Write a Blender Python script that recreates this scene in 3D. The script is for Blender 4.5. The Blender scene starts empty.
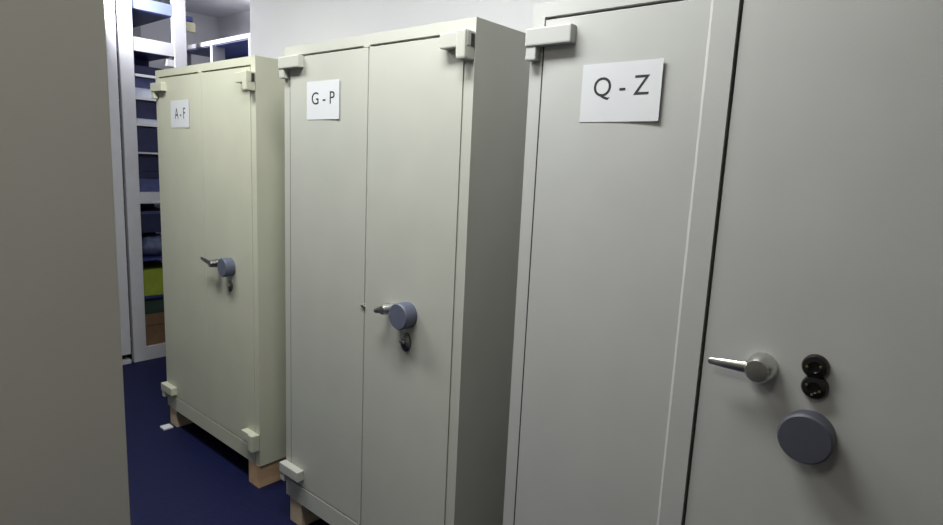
import bpy, bmesh, math
from mathutils import Vector, Matrix

# ------------------------------------------------------------------ camera, world, lights, exposure
SC = bpy.context.scene
COL = SC.collection
cam_data = bpy.data.cameras.new('camera')
cam = bpy.data.objects.new('camera', cam_data)
COL.objects.link(cam)
F_PX = 596.21
cam_data.sensor_fit = 'HORIZONTAL'
cam_data.sensor_width = 36.0
cam_data.lens = 36.0 * F_PX / 943.0
cam_data.clip_start = 0.01
cam_data.shift_x = -4.5 / 943.0
R_ = Vector((0.75942194, 0.64890302, 0.04693817))
U_ = Vector((-0.13986343, 0.09237319, 0.98585263))
F_ = Vector((-0.63538692, 0.75524305, -0.16090803))
m = Matrix.Identity(4)
for i in range(3):
    m[i][0], m[i][1], m[i][2] = R_[i], U_[i], -F_[i]
m[2][3] = 1.6377
cam.matrix_world = m
SC.camera = cam

world = bpy.data.worlds.new('world')
SC.world = world
world.use_nodes = True
world.node_tree.nodes['Background'].inputs[0].default_value = (0.9, 0.95, 1.0, 1)
world.node_tree.nodes['Background'].inputs[1].default_value = 0.005


def area_light(name, loc, sx, sy, watts, color, target=None):
    d = bpy.data.lights.new(name, 'AREA')
    d.shape = 'RECTANGLE'
    d.size, d.size_y = sx, sy
    d.energy = watts
    d.color = color
    o = bpy.data.objects.new(name, d)
    COL.objects.link(o)
    o.location = loc
    if target:
        o.rotation_euler = (Vector(target) - Vector(loc)).to_track_quat('-Z', 'Y').to_euler()
    return o


area_light('aisle_lamp_and_fill', (-1.25, 0.82, 2.80), 0.9, 0.3, 34, (0.98, 1.0, 0.965))
area_light('aisle_lamp_and_fill', (-2.75, 0.76, 2.80), 0.9, 0.3, 33, (0.98, 1.0, 0.965))  # added fill light for the far cabinet, no fixture known here
area_light('camera_side_fill', (-0.45, -0.55, 2.84), 0.5, 0.5, 10, (1.0, 0.95, 0.83))  # added fill from the camera side for the left wall end and cabinet sides
area_light('alcove_fill', (-4.74, 1.55, 2.62), 0.15, 0.15, 22, (0.95, 0.96, 1.0), (-4.3, 2.9, 2.8))  # added fill aimed sideways to brighten the recess, no fixture known

vs = SC.view_settings
vs.view_transform = 'Standard'
vs.look = 'None'
vs.gamma = 1.0
vs.use_curve_mapping = False
vs.exposure = 0.0


# ------------------------------------------------------------------ materials
def mat(name, color, rough=0.5, metal=0.0, vary=0.04, scale=12.0, bump=0.0, bscale=300.0, stretch=(1, 1, 1), spec=0.5):
    mt = bpy.data.materials.new(name)
    mt.use_nodes = True
    nt = mt.node_tree
    b = nt.nodes['Principled BSDF']
    b.inputs['Roughness'].default_value = rough
    b.inputs['Metallic'].default_value = metal
    b.inputs['Specular IOR Level'].default_value = spec
    tc = nt.nodes.new('ShaderNodeTexCoord')
    mp = nt.nodes.new('ShaderNodeMapping')
    mp.inputs['Scale'].default_value = stretch
    nt.links.new(tc.outputs['Object'], mp.inputs['Vector'])
    n = nt.nodes.new('ShaderNodeTexNoise')
    n.inputs['Scale'].default_value = scale
    n.inputs['Detail'].default_value = 4
    nt.links.new(mp.outputs['Vector'], n.inputs['Vector'])
    r = nt.nodes.new('ShaderNodeValToRGB')
    lo = [max(0, c * (1 - vary)) for c in color]
    hi = [min(1, c * (1 + vary)) for c in color]
    r.color_ramp.elements[0].position = 0.3
    r.color_ramp.elements[1].position = 0.7
    r.color_ramp.elements[0].color = (*lo, 1)
    r.color_ramp.elements[1].color = (*hi, 1)
    nt.links.new(n.outputs['Fac'], r.inputs['Fac'])
    nt.links.new(r.outputs['Color'], b.inputs['Base Color'])
    if bump:
        n2 = nt.nodes.new('ShaderNodeTexNoise')
        n2.inputs['Scale'].default_value = bscale
        nt.links.new(mp.outputs['Vector'], n2.inputs['Vector'])
        bp = nt.nodes.new('ShaderNodeBump')
        bp.inputs['Strength'].default_value = bump
        bp.inputs['Distance'].default_value = 0.001
        nt.links.new(n2.outputs['Fac'], bp.inputs['Height'])
        nt.links.new(bp.outputs['Normal'], b.inputs['Normal'])
    return mt


M = {
    'paint1': mat('sage_beige_paint', (0.525, 0.53, 0.425), 0.45, vary=0.03, scale=5, bump=0.15),
    'paint2': mat('greenish_grey_paint', (0.465, 0.472, 0.425), 0.45, vary=0.03, scale=5, bump=0.15),
    'paint3': mat('cool_grey_paint', (0.47, 0.475, 0.465), 0.45, vary=0.03, scale=5, bump=0.15),
    'wall': mat('white_wall_plaster', (0.62, 0.62, 0.645), 0.85, vary=0.02, scale=3, bump=0.1, bscale=80),
    'recess': mat('bright_wall_plaster', (0.90, 0.90, 0.93), 0.85, vary=0.02, scale=3, bump=0.1, bscale=80),
    'greywall': mat('grey_wall_plaster', (0.62, 0.61, 0.56), 0.85, vary=0.03, scale=3, bump=0.1, bscale=80),
    'ceiling': mat('ceiling_white', (0.88, 0.88, 0.91), 0.9, vary=0.02),
    'floor': mat('navy_vinyl', (0.005, 0.007, 0.042), 0.6, vary=0.25, scale=40, bump=0.1, bscale=150, spec=0.2),
    'shelfwhite': mat('white_enamel', (0.48, 0.48, 0.50), 0.5, vary=0.03),
    'shelfblue': mat('blue_enamel', (0.02, 0.028, 0.13), 0.45, vary=0.1),
    'linerblue': mat('slate_blue_enamel', (0.16, 0.19, 0.36), 0.45, vary=0.1),
    'knobdark': mat('slate_plastic', (0.07, 0.074, 0.098), 0.5, vary=0.06, scale=30),
    'lip': mat('grey_blue_enamel', (0.20, 0.24, 0.33), 0.5),
    'gapdark': mat('dark_gap_fill', (0.03, 0.03, 0.028), 0.8),  # near-black colour for the narrow door and hinge gaps
    'knob': mat('blue_grey_plastic', (0.10, 0.112, 0.165), 0.5, vary=0.06, scale=30),
    'chrome': mat('satin_chrome', (0.62, 0.62, 0.60), 0.28, 1.0, vary=0.03),
    'dchrome': mat('dark_steel', (0.22, 0.22, 0.22), 0.3, 1.0, vary=0.1),
    'black': mat('glossy_black_plastic', (0.008, 0.008, 0.008), 0.25, vary=0.1),
    'brass': mat('dull_brass', (0.45, 0.38, 0.16), 0.35, 1.0, vary=0.1),
    'paper': mat('white_paper', (0.62, 0.63, 0.66), 0.8, vary=0.01),
    'ink': mat('black_ink', (0.018, 0.018, 0.02), 0.7, vary=0.05),
    'ink_grey': mat('faded_ink', (0.06, 0.06, 0.06), 0.7, vary=0.05),
    'woodlight': mat('pale_sawn_wood', (0.50, 0.40, 0.28), 0.8, vary=0.15, scale=14, stretch=(1, 0.15, 1)),
    'wood': mat('orange_sawn_wood', (0.52, 0.34, 0.20), 0.8, vary=0.2, scale=14, stretch=(1, 0.15, 1)),
    'navybox': mat('navy_card', (0.011, 0.014, 0.055), 0.6, vary=0.15, scale=30),
    'bluebox': mat('mid_blue_card', (0.05, 0.06, 0.16), 0.6, vary=0.15, scale=30),
    'greybox': mat('pale_grey_card', (0.45, 0.48, 0.56), 0.7, vary=0.08),
    'bluebag': mat('slate_blue_fabric', (0.075, 0.09, 0.17), 0.8, vary=0.3, scale=20, bump=0.5, bscale=40),
    'green': mat('yellow_green_plastic', (0.24, 0.30, 0.025), 0.6, vary=0.1),
    'darkgreen': mat('dark_green_card', (0.02, 0.04, 0.03), 0.6, vary=0.2),
    'cardboard': mat('brown_cardboard', (0.16, 0.09, 0.045), 0.8, vary=0.12, scale=20),
    'beige': mat('beige_card', (0.45, 0.40, 0.34), 0.7, vary=0.06),
    'clamp': mat('khaki_metal', (0.30, 0.29, 0.20), 0.5, vary=0.1),
}


# ------------------------------------------------------------------ mesh helpers
def box(bm, x0, x1, y0, y1, z0, z1, bev=0.0):
    t = bmesh.new()
    bmesh.ops.create_cube(t, size=1)
    for v in t.verts:
        v.co = Vector((x0 + (v.co.x + .5) * (x1 - x0), y0 + (v.co.y + .5) * (y1 - y0), z0 + (v.co.z + .5) * (z1 - z0)))
    if bev:
        bmesh.ops.bevel(t, geom=list(t.edges), offset=bev, segments=2, affect='EDGES', profile=0.6)
    me = bpy.data.meshes.new('tmp')
    t.to_mesh(me)
    t.free()
    bm.from_mesh(me)
    bpy.data.meshes.remove(me)


def lathe(bm, c, prof, axis='-Y', seg=40, sx=1.0, sz=1.0):
    """profile [(radius, distance from the door)] turned about an axis that leaves the door towards -Y"""
    rings = []
    for (r, d) in prof:
        if r < 1e-6:
            rings.append([bm.verts.new((c[0], c[1] - d, c[2]))])
        else:
            rings.append([bm.verts.new((c[0] + sx * r * math.cos(2 * math.pi * k / seg), c[1] - d,
                                        c[2] + sz * r * math.sin(2 * math.pi * k / seg))) for k in range(seg)])
    for a, b in zip(rings, rings[1:]):
        for k in range(seg):
            k2 = (k + 1) % seg
            if len(a) == 1:
                bm.faces.new((a[0], b[k2], b[k]))
            elif len(b) == 1:
                bm.faces.new((a[k], a[k2], b[0]))
            else:
                bm.faces.new((a[k], a[k2], b[k2], b[k]))


def tube(bm, pts, radii, seg=14, flat=1.0):
    """a round bar through points, closed at both ends"""
    rings = []
    for i, p in enumerate(pts):
        p = Vector(p)
        d = (Vector(pts[min(i + 1, len(pts) - 1)]) - Vector(pts[max(i - 1, 0)])).normalized()
        up = Vector((0, 0, 1)) if abs(d.z) < 0.9 else Vector((0, 1, 0))
        s = d.cross(up).normalized()
        u = s.cross(d)
        rings.append([bm.verts.new(p + radii[i] * (math.cos(2 * math.pi * k / seg) * s * flat + math.sin(2 * math.pi * k / seg) * u))
                      for k in range(seg)])
    for a, b in zip(rings, rings[1:]):
        for k in range(seg):
            bm.faces.new((a[k], a[(k + 1) % seg], b[(k + 1) % seg], b[k]))
    bm.faces.new(rings[0])
    bm.faces.new(rings[-1])


def obj(name, bm, material, parent=None, smooth=False, off=(0, 0, 0)):
    if off != (0, 0, 0):
        bmesh.ops.translate(bm, verts=bm.verts, vec=off)
    bmesh.ops.recalc_face_normals(bm, faces=bm.faces)
    me = bpy.data.meshes.new(name)
    bm.to_mesh(me)
    bm.free()
    me.materials.append(material)
    if smooth:
        me.shade_smooth()
        me.set_sharp_from_angle(angle=math.radians(35))
    o = bpy.data.objects.new(name, me)
    COL.objects.link(o)
    if parent is not None:
        o.parent = parent
    return o


def boxes(name, lst, material, parent=None, bev=0.0, off=(0, 0, 0)):
    bm = bmesh.new()
    for b in lst:
        box(bm, *b, bev=bev)
    return obj(name, bm, material, parent, off=off)


def struct(name, lst, material):
    o = boxes(name, lst, material)
    o['kind'] = 'structure'
    return o


def thing(name, label, cat, loc, group=None):
    o = bpy.data.objects.new(name, None)
    COL.objects.link(o)
    o.location = loc
    o['label'] = label
    o['category'] = cat
    if group:
        o['group'] = group
    return o


def tag(o, label, cat, group=None):
    o['label'] = label
    o['category'] = cat
    if group:
        o['group'] = group
    return o


# ------------------------------------------------------------------ the room
struct('floor', [(-5.95, 2.2, -2.6, 3.1, -0.1, 0)], M['floor'])
struct('ceiling', [(-5.95, 2.2, -2.6, 3.1, 2.9, 3.0)], M['ceiling'])
struct('wall_back', [(-3.585, 2.2, 2.0, 2.9, 0, 2.9)], M['wall'])
struct('wall_recess', [(-5.95, -3.585, 2.9, 3.1, 0, 2.9)], M['recess'])
struct('wall_far', [(-5.95, -5.78, -2.6, 2.9, 0, 2.9)], M['recess'])
struct('wall_front', [(-5.78, 2.2, -2.6, -2.5, 0, 2.9)], M['greywall'])
struct('wall_right', [(2.1, 2.2, -2.5, 2.0, 0, 2.9)], M['greywall'])
struct('wall_left', [(-1.12, -1.0, -2.5, 0.334, 0, 2.9)], M['greywall'])


# ------------------------------------------------------------------ the three steel cabinets
LEG, H = 0.12, 1.95
TOP = LEG + H


def hinge(t, pm, x_out, s, z0, z1, zk, arm, prot):
    """arm over the door from the outer edge x_out going towards s, with an upright knuckle below it at the outer edge"""
    bm = bmesh.new()
    a, b = sorted((x_out, x_out + s * arm))
    box(bm, a, b, -prot, -0.001, z0, z1, bev=0.004)
    if s < 0:       # the right-hand knuckle stands proud over the full height
        box(bm, x_out - 0.040, x_out - 0.002, -prot - 0.008, -0.014, zk, z1 + 0.002, bev=0.006)
    a, b = sorted((x_out + s * .001, x_out + s * 0.034))
    box(bm, a, b, -prot + .004, -0.001, zk, z0 + .003, bev=0.004)
    h = obj('hinge', bm, pm, t)
    if s < 0 and z0 > 1:
        boxes('gap_shade', [(x_out - .004, x_out + .0010, -prot + .016, -0.005, z0 + .002, z1 - .008)], M['gapdark'], h)  # dark block stands in for the shaded gap behind the knuckle


def cabinet(x0, y0, w, seam, D, mk, label, relief, hoff, gl, gs, boff=0.0):
    """x0,y0 = left front corner on the plan, everything below is local to it"""
    t = thing('storage_cabinet', label, 'cabinet', (x0, y0, LEG), 'steel storage cabinets standing in a row')
    pm = M[mk]
    st, tp, bt = 0.040, 0.036, 0.082
    # carcass: box shell with a front rim round the recess the doors sit in
    boxes('carcass', [
        (0, w, 0.05, D, 0, H),
        (0, st, 0, 0.05, 0, H), (w - st, w, 0, 0.05, 0, H),
        (st, w - st, 0, 0.05, H - tp, H),
        (st, w - st, -0.004, 0.05, 0, bt)], pm, t)
    g = 0.0025
    dz0, dz1 = bt + 0.006, H - tp - 0.009
    # left door, with the raised closing strip along the seam
    bm = bmesh.new()
    box(bm, st + gl, seam - gs, -0.003, 0.04, dz0, dz1, bev=0.0009)
    if relief:
        vs_ = [bm.verts.new(c) for c in (
            (seam - .066, -.0025, dz0), (seam - .058, -.0085, dz0), (seam - gs, -.0085, dz0), (seam - gs, -.0025, dz0),
            (seam - .066, -.0025, dz1), (seam - .058, -.0085, dz1), (seam - gs, -.0085, dz1), (seam - gs, -.0025, dz1))]
        for q in ((0, 1, 5, 4), (1, 2, 6, 5), (2, 3, 7, 6), (3, 0, 4, 7), (0, 1, 2, 3), (4, 5, 6, 7)):
            bm.faces.new([vs_[k] for k in q])
    dl = obj('door', bm, pm, t)
    bm = bmesh.new()
    box(bm, seam + gs, w - st - g, -0.003, 0.04, dz0, dz1, bev=0.0009)
    dr = obj('door', bm, pm, t)
    # small stop above the seam bridges the gap over the doors
    boxes('door_stop', [(seam - 0.028, seam + 0.004, -0.004, 0.03, dz1 + .001, H - tp - .001)], pm, t)
    boxes('gap_strip', [(st + .0002, st + gl - .0002, -0.0008, 0.045, dz0, dz1)], M['gapdark'], t)  # dark strip added to draw the left door gap as a dark line
    # hinges
    hz = H - tp + hoff
    for (xo, s, arm) in ((0, 1, 0.142), (w, -1, 0.115)):
        hinge(t, pm, xo, s, hz - 0.046, hz, hz - 0.082, arm, 0.030 if s > 0 else 0.036)
        bo = boff if s > 0 else 0
        hinge(t, pm, xo, s, 0.122 + bo, 0.168 + bo, 0.084 + bo, arm, 0.036)
    return t, dl, dr


C1 = cabinet(-3.597, 1.439, 1.058, 0.545, 0.5, 'paint1',
             'sage beige steel two-door cabinet at the far end, marked A - F, standing on wooden blocks', False, -0.034, 0.003, 0.0012, -0.02)
C2 = cabinet(-2.240, 1.397, 1.022, 0.534, 0.5, 'paint2',
             'greenish grey steel two-door cabinet in the middle of the row, marked G - P', False, -0.006, 0.006, 0.003)
C3 = cabinet(-0.998, 1.375, 1.13, 0.5457, 0.5, 'paint3',
             'grey steel cabinet nearest the camera, marked Q - Z, with a raised strip beside the seam', True, -0.031, 0.006, 0.0035)


# knobs, levers and key plates are parts of the right doors (local coordinates of each cabinet)
def knob(door, x, z, r, d, base_r=None, mk='knob'):
    bm = bmesh.new()
    br = base_r or r * 0.97
    lathe(bm, (x, -0.003, z), [(0, 0), (br, 0), (br, 0.012), (r * 0.985, 0.014), (r, d - 0.005), (r - 0.004, d), (0, d + 0.0008)])
    return obj('round_knob', bm, M[mk], door, smooth=True)


def lever(door, x, z, br, d, tip, r0, r1, mt_):
    bm = bmesh.new()
    lathe(bm, (x, -0.003, z), [(0, 0), (br * 1.05, 0), (br, d * 0.3), (br * 0.92, d * 0.8), (br * 0.75, d), (0, d + 0.002)])
    y = -0.003 - d + r0 * 0.9
    tube(bm, [(x + br * .2, y, z), (x - br * .8, y, z), (x + (tip[0] - x) * .6, y - .003, z + (tip[1] - z) * .6),
              (tip[0] + .004, y - .004, tip[1]), (tip[0], y - .004, tip[1])],
         [r0, r0, (r0 + r1) / 2, r1, r1 * .6], flat=0.55)
    return obj('lever_handle', bm, mt_, door, smooth=True)


# middle cabinet
X, D2 = 2.240, C2[2]
knob(D2, -1.468 + X, 1.116 - LEG, 0.0465, 0.052)
lever(D2, -1.553 + X, 1.122 - LEG, 0.020, 0.050, (-1.598 + X, 1.112 - LEG), 0.012, 0.009, M['chrome'])
bm = bmesh.new()
lathe(bm, (-1.473 + X, -0.003, 1.016 - LEG), [(0, 0), (0.024, 0), (0.024, .008), (0.017, .013), (0.012, .016), (0, .016)], sx=1.0, sz=1.4)
kp = obj('key_plate', bm, M['dchrome'], D2, smooth=True)
boxes('key_cover', [(-1.487 + X, -1.465 + X, -0.026, -0.018, 1.013 - LEG, 1.025 - LEG)], M['chrome'], kp, bev=0.003)
bm = bmesh.new()
lathe(bm, (-1.712 + X, -0.003, 1.100 - LEG), [(0, 0), (0.008, 0), (0.007, .006), (0, .007)], sx=1.5, sz=.7)
obj('catch', bm, M['chrome'], D2, smooth=True)

# far cabinet
X, D1 = 3.597, C1[2]
knob(D1, -2.785 + X, 1.087 - LEG, 0.047, 0.048)
lever(D1, -2.895 + X, 1.090 - LEG, 0.020, 0.055, (-3.000 + X, 1.105 - LEG), 0.012, 0.008, M['dchrome'])
bm = bmesh.new()
lathe(bm, (-2.790 + X, -0.003, 0.990 - LEG), [(0, 0), (0.024, 0), (0.024, .008), (0.014, .012), (0, .013)], sx=0.8, sz=1.2)
kp = obj('key_plate', bm, M['dchrome'], D1, smooth=True)
boxes('key_cover', [(-2.797 + X, -2.775 + X, -0.023, -0.014, 0.990 - LEG, 1.003 - LEG)], M['chrome'], kp, bev=0.003)

# near cabinet
X, D3 = 0.998, C3[2]
knob(D3, -0.215 + X, 1.114 - LEG, 0.0525, 0.046, 0.050, 'knobdark')
lever(D3, -0.321 + X, 1.232 - LEG, 0.031, 0.046, (-0.425 + X, 1.230 - LEG), 0.0125, 0.008, M['chrome'])
bm = bmesh.new()
for (dx, zz) in ((0, 1.260), (.004, 1.217)):
    bmo = (-0.220 + dx + X, -0.003, zz - LEG)
    lathe(bm, bmo, [(0, 0), (0.0255, 0), (0.0255, .009), (0.0225, .014), (0.012, .016), (0.010, .012), (0, .012)])
kp = obj('key_plate', bm, M['black'], D3, smooth=True)
kp['label'] = 'glossy black double key plate'
for (dx, zz) in ((-.014, 1.259), (.011, 1.264), (-.010, 1.221), (.015, 1.212), (.002, 1.202)):
    bm = bmesh.new()
    lathe(bm, (-0.220 + X + dx, -0.017, zz - LEG), [(0.0028, 0), (0.0028, .002), (0, .003)], seg=12)
    obj('glint_dot', bm, M['brass'], kp, smooth=True)  # brass dots put in for the glints on the black plates


# ------------------------------------------------------------------ paper signs taped to the doors
def sign(text, x0, x1, z0, z1, y, label, tw, th, curl=0.0, tilt=0.0, mk='ink', cz=0.0):
    t = thing('paper_sign', label, 'sign', (x0, y, z0), 'paper letter signs on the cabinet doors')
    w, h = x1 - x0, z1 - z0
    n = 16
    f = lambda u: -0.0012 - curl * u ** 3
    bm = bmesh.new()
    cols = []
    for i in range(n + 1):
        u = i / n
        yy = f(u)
        sh = tilt * (u - .5)
        cols.append([bm.verts.new((u * w, yy, sh)), bm.verts.new((u * w, yy, h + sh)),
                     bm.verts.new((u * w, yy + .0009, h + sh)), bm.verts.new((u * w, yy + .0009, sh))])
    for a, b in zip(cols, cols[1:]):
        for k in range(4):
            bm.faces.new((a[k], b[k], b[(k + 1) % 4], a[(k + 1) % 4]))
    bm.faces.new(cols[0])
    bm.faces.new(cols[-1])
    obj('sheet', bm, M['paper'], t, smooth=True)
    # lettering
    cu = bpy.data.curves.new('lettering', 'FONT')
    cu.body = text
    cu.size = 1
    cu.extrude = 0.002
    cu.offset = 0.0
    to = bpy.data.objects.new('tmp', cu)
    COL.objects.link(to)
    bpy.context.view_layer.update()
    me = bpy.data.meshes.new_from_object(to.evaluated_get(bpy.context.evaluated_depsgraph_get()))
    bpy.data.objects.remove(to)
    bpy.data.curves.remove(cu)
    xs = [v.co.x for v in me.vertices]
    ys = [v.co.y for v in me.vertices]
    a0, a1, b0, b1 = min(xs), max(xs), min(ys), max(ys)
    for v in me.vertices:
        u = (v.co.x - a0) / (a1 - a0)
        xx = w / 2 + .002 + (u - .5) * tw
        zz = h / 2 + cz + ((v.co.y - b0) / (b1 - b0) - .5) * th + tilt * (xx / w - .5)
        v.co = Vector((xx, f(xx / w) - (0.0004 if v.co.z > 0 else -0.0001), zz))
    # every letter and the dash is a part of its own
    src = bmesh.new()
    src.from_mesh(me)
    bpy.data.meshes.remove(me)
    seen, comps = set(), []
    for v0 in src.verts:
        if v0 in seen:
            continue
        stack, comp = [v0], []
        seen.add(v0)
        while stack:
            v = stack.pop()
            comp.append(v)
            for e in v.link_edges:
                q = e.other_vert(v)
                if q not in seen:
                    seen.add(q)
                    stack.append(q)
        comps.append(comp)
    spans = []
    for comp in sorted(comps, key=lambda c: min(v.co.x for v in c)):
        lo, hi = min(v.co.x for v in comp), max(v.co.x for v in comp)
        if spans and lo < spans[-1][1] - 1e-5:
            spans[-1][1] = max(hi, spans[-1][1])
        else:
            spans.append([lo, hi])
    for k, (lo, hi) in enumerate(spans):
        bm = src.copy()
        bmesh.ops.delete(bm, geom=[v for v in bm.verts if not lo - 1e-6 <= v.co.x <= hi + 1e-6], context='VERTS')
        bmesh.ops.remove_doubles(bm, verts=bm.verts, dist=1e-6)
        obj('dash' if k == 1 else 'letter', bm, M[mk], t)
    src.free()
    return t


sign('A - F', -3.404, -3.186, 1.760, 1.901, 1.4358, 'white paper sign reading A - F on the far sage beige cabinet', 0.125, 0.056, 0.002, 0, 'ink_grey', .004)
sign('G - P', -2.076, -1.866, 1.783, 1.926, 1.3938, 'white paper sign reading G - P on the middle cabinet', 0.148, 0.046, 0.003, 0, 'ink', .008)
sign('Q - Z', -0.827, -0.611, 1.760, 1.902, 1.3718, 'white paper sign reading Q - Z on the nearest cabinet, right edge lifting', 0.150, 0.055, 0.006, 0, 'ink', .010)


# ------------------------------------------------------------------ wooden blocks carrying the cabinets
def block(x0, x1, y, label, mk, d=0.5):
    bm = bmesh.new()
    box(bm, 0, x1 - x0, 0, d, 0, LEG, bev=0.002)
    o = obj('wooden_block', bm, M[mk])
    o.location = (x0, y, 0)
    tag(o, label, 'wooden block', 'wooden blocks under the cabinets')


block(-3.588, -3.500, 1.447, 'pale wooden block under the left end of the far A - F cabinet', 'woodlight')
block(-2.645, -2.548, 1.436, 'orange-brown wooden block under the right end of the far A - F cabinet', 'wood')
block(-2.214, -2.124, 1.400, 'pale wooden block under the left end of the middle G - P cabinet', 'woodlight')
block(-1.32, -1.23, 1.400, 'wooden block under the right end of the middle G - P cabinet', 'woodlight')
block(-0.97, -0.88, 1.380, 'wooden block under the left end of the nearest Q - Z cabinet', 'woodlight')
block(0.03, 0.12, 1.380, 'wooden block under the right end of the nearest Q - Z cabinet', 'woodlight')
tag(boxes('floor_wedge', [(-3.565, -3.505, 1.375, 1.430, 0, 0.012)], M['paper'], bev=.004),
    'small white wedge on the floor beside the far cabinet block', 'wedge')

# ------------------------------------------------------------------ shelving in the far corner
XS = -4.85
YP0, YP1 = 1.80, 2.085
t = thing('shelving_unit', 'white post shelving with blue shelves left of the far cabinet', 'shelving', (XS, 1.70, 0))
ox, oy = -XS, -1.70


def sp(name, lst, mk, parent=None, bev=0.0, label=None):
    o = boxes(name, lst, M[mk], parent or t, bev=bev, off=(ox, oy, 0))
    if label:
        o['label'] = label
    return o


for (a, b) in ((1.705, 1.797), (2.087, 2.18)):
    sp('post', [(XS - .05, XS, a, b, 0, 2.9)], 'shelfwhite', bev=.003)
    sp('post', [(XS - .90, XS - .86, a, b, 0, 2.9)], 'shelfwhite', bev=.003)
sp('base_rail', [(XS - .04, XS - .004, 1.797, 2.087, 0, 0.085)], 'shelfwhite')
sp('top_rail', [(XS - .04, XS - .004, 1.797, 2.087, 2.345, 2.44)], 'shelfwhite')
sp('shelf', [(XS - .86, XS - .03, 1.797, 2.087, 2.635, 2.72)], 'shelfblue', label='blue metal shelf')
sp('shelf_lip', [(XS - .029, XS - .01, 1.797, 2.087, 2.64, 2.72)], 'lip')
sp('shelf', [(XS - .48, XS - .04, 1.797, 2.087, 2.345, 2.365)], 'shelfblue', label='blue metal shelf')
LEVELS = [2.165, 2.0, 1.81, 1.605, 1.232, 0.79, 0.49, 0.085]
THICK = [0.018, 0.022, 0.022, 0.012, 0.084, 0.018, 0.018, 0.02]
for z, th in zip(LEVELS, THICK):
    sp('shelf', [(XS - .48, XS - .006, 1.797, 2.087, z, z + th)], 'shelfblue' if z in (0.79, 0.49) else 'shelfwhite')
sp('back_panel', [(XS - .50, XS - .482, 1.797, 2.087, 0.085, 2.345)], 'shelfblue')
sp('bracket', [(XS - .06, XS - .01, 2.03, 2.087, 2.27, 2.32)], 'shelfwhite', bev=.004)
sp('clamp', [(XS - .05, XS - .01, 2.18, 2.26, 2.55, 2.625)], 'clamp', bev=.01)
sp('clamp_bolt', [(XS - .05, XS - .01, 2.18, 2.24, 2.627, 2.665)], 'shelfblue', bev=.008)


def stored(name, z0, z1, mk, label, cat, y0=1.802, y1=2.082, dx=.03, dep=.40, lid=None, grp='boxes stacked on the corner shelving'):
    tt = thing(name, label, cat, (XS - dx, y0, z0), grp)
    w, h = y1 - y0, z1 - z0
    if lid:
        boxes('body', [(-dep, -.006, .004, w - .004, 0, h - lid[1])], M[mk], tt, bev=.002)
        boxes('lid', [(-dep, 0, 0, w, h - lid[1], h)], M[lid[0]], tt, bev=.002)
    else:
        boxes('body', [(-dep, 0, 0, w, 0, h)], M[mk], tt, bev=.003)
    return tt


stored('archive_box', 2.183, 2.255, 'navybox', 'flat navy box just under the white rail, topmost on the corner shelving', 'box', dx=.1)
stored('archive_box', 2.022, 2.16, 'greybox', 'pale grey box with blue upper half, second from the top of the corner shelving', 'box', lid=('bluebox', .072))
stored('archive_box', 1.832, 1.995, 'greybox', 'pale box with striped navy top, third from the top of the corner shelving', 'box', lid=('navybox', .13))
stored('archive_box', 1.617, 1.80, 'navybox', 'navy box above the thin pink-white shelf edge', 'box')
stored('archive_box', 1.318, 1.47, 'bluebox', 'dull blue box lying below the thin shelf edge', 'box', dx=.05, lid=('navybox', .05))
stored('archive_box', 1.472, 1.60, 'navybox', 'navy box resting on top of the dull blue box', 'box', dx=.05)
stored('archive_box', 1.00, 1.165, 'navybox', 'dark navy box under the beige shelf edge, above the slate blue bag', 'box', dx=.07, lid=('bluebox', .02))
stored('plastic_crate', 0.508, 0.71, 'green', 'yellow-green crate on the lower part of the corner shelving', 'crate')
stored('archive_box', 0.36, 0.485, 'darkgreen', 'dark green box sitting on the brown cardboard box', 'box')
stored('cardboard_box', 0.105, 0.358, 'cardboard', 'brown cardboard box on the lowest shelf in the corner', 'box', lid=('cardboard', .09))

# crumpled bag on its shelf
bm = bmesh.new()
bmesh.ops.create_uvsphere(bm, u_segments=28, v_segments=18, radius=1)
for v in bm.verts:
    c = v.co
    k = 1 + .10 * math.sin(9 * c.y + 3 * c.z) * math.cos(7 * c.x)
    zz = max(-0.75, c.z) * k
    v.co = Vector((c.x * .18 * k, c.y * .135 * k, (zz + .75) * 0.095))
o = obj('cloth_bag', bm, M['bluebag'], smooth=True)
o.location = (XS - .21, 1.943, 0.809)
tag(o, 'crumpled slate blue bag lying on the middle shelf above the yellow-green crate', 'bag')

# white closed end panel left of the open bay
t2 = thing('closed_cupboard', 'tall white closed cupboard left of the open corner shelving', 'cupboard', (XS, 0.4, 0))
boxes('door', [(-.50, 0.0, 0, 1.285, 0.075, 2.9)], M['shelfwhite'], t2, bev=.003)
boxes('foot_rail', [(-.50, 0.0, 0, 1.285, 0, 0.03)], M['shelfwhite'], t2, bev=.002)
boxes('recess', [(-.50, -.05, 0.02, 1.26, 0.03, 0.075)], M['black'], t2)

# pigeonhole shelving across the back of the alcove
YB = 2.3
t3 = thing('pigeonhole_shelf', 'white shelf with open blue compartments behind the far cabinet', 'shelf', (-5.3, YB, 0))


def bp(name, lst, mk, bev=0.0):
    return boxes(name, lst, M[mk], t3, bev=bev, off=(5.3, -YB, 0))


bp('top_board', [(-5.3, -3.60, YB, 2.88, 2.455, 2.487)], 'shelfwhite')
bp('liner', [(-5.26, -3.65, YB + .012, 2.70, 2.448, 2.455)], 'linerblue')
bp('compartment_board', [(-5.3, -3.60, YB + .01, 2.86, 2.10, 2.13)], 'shelfblue')
bp('compartment_board', [(-5.3, -3.60, YB + .01, 2.86, 1.60, 1.63)], 'shelfblue')
bp('back_board', [(-5.3, -3.60, 2.70, 2.72, 0, 2.455)], 'linerblue')
for x in (-5.3, -4.72, -4.15, -3.64):
    bp('divider', [(x, x + .035, YB, YB + .10, 0, 2.455)], 'shelfwhite')
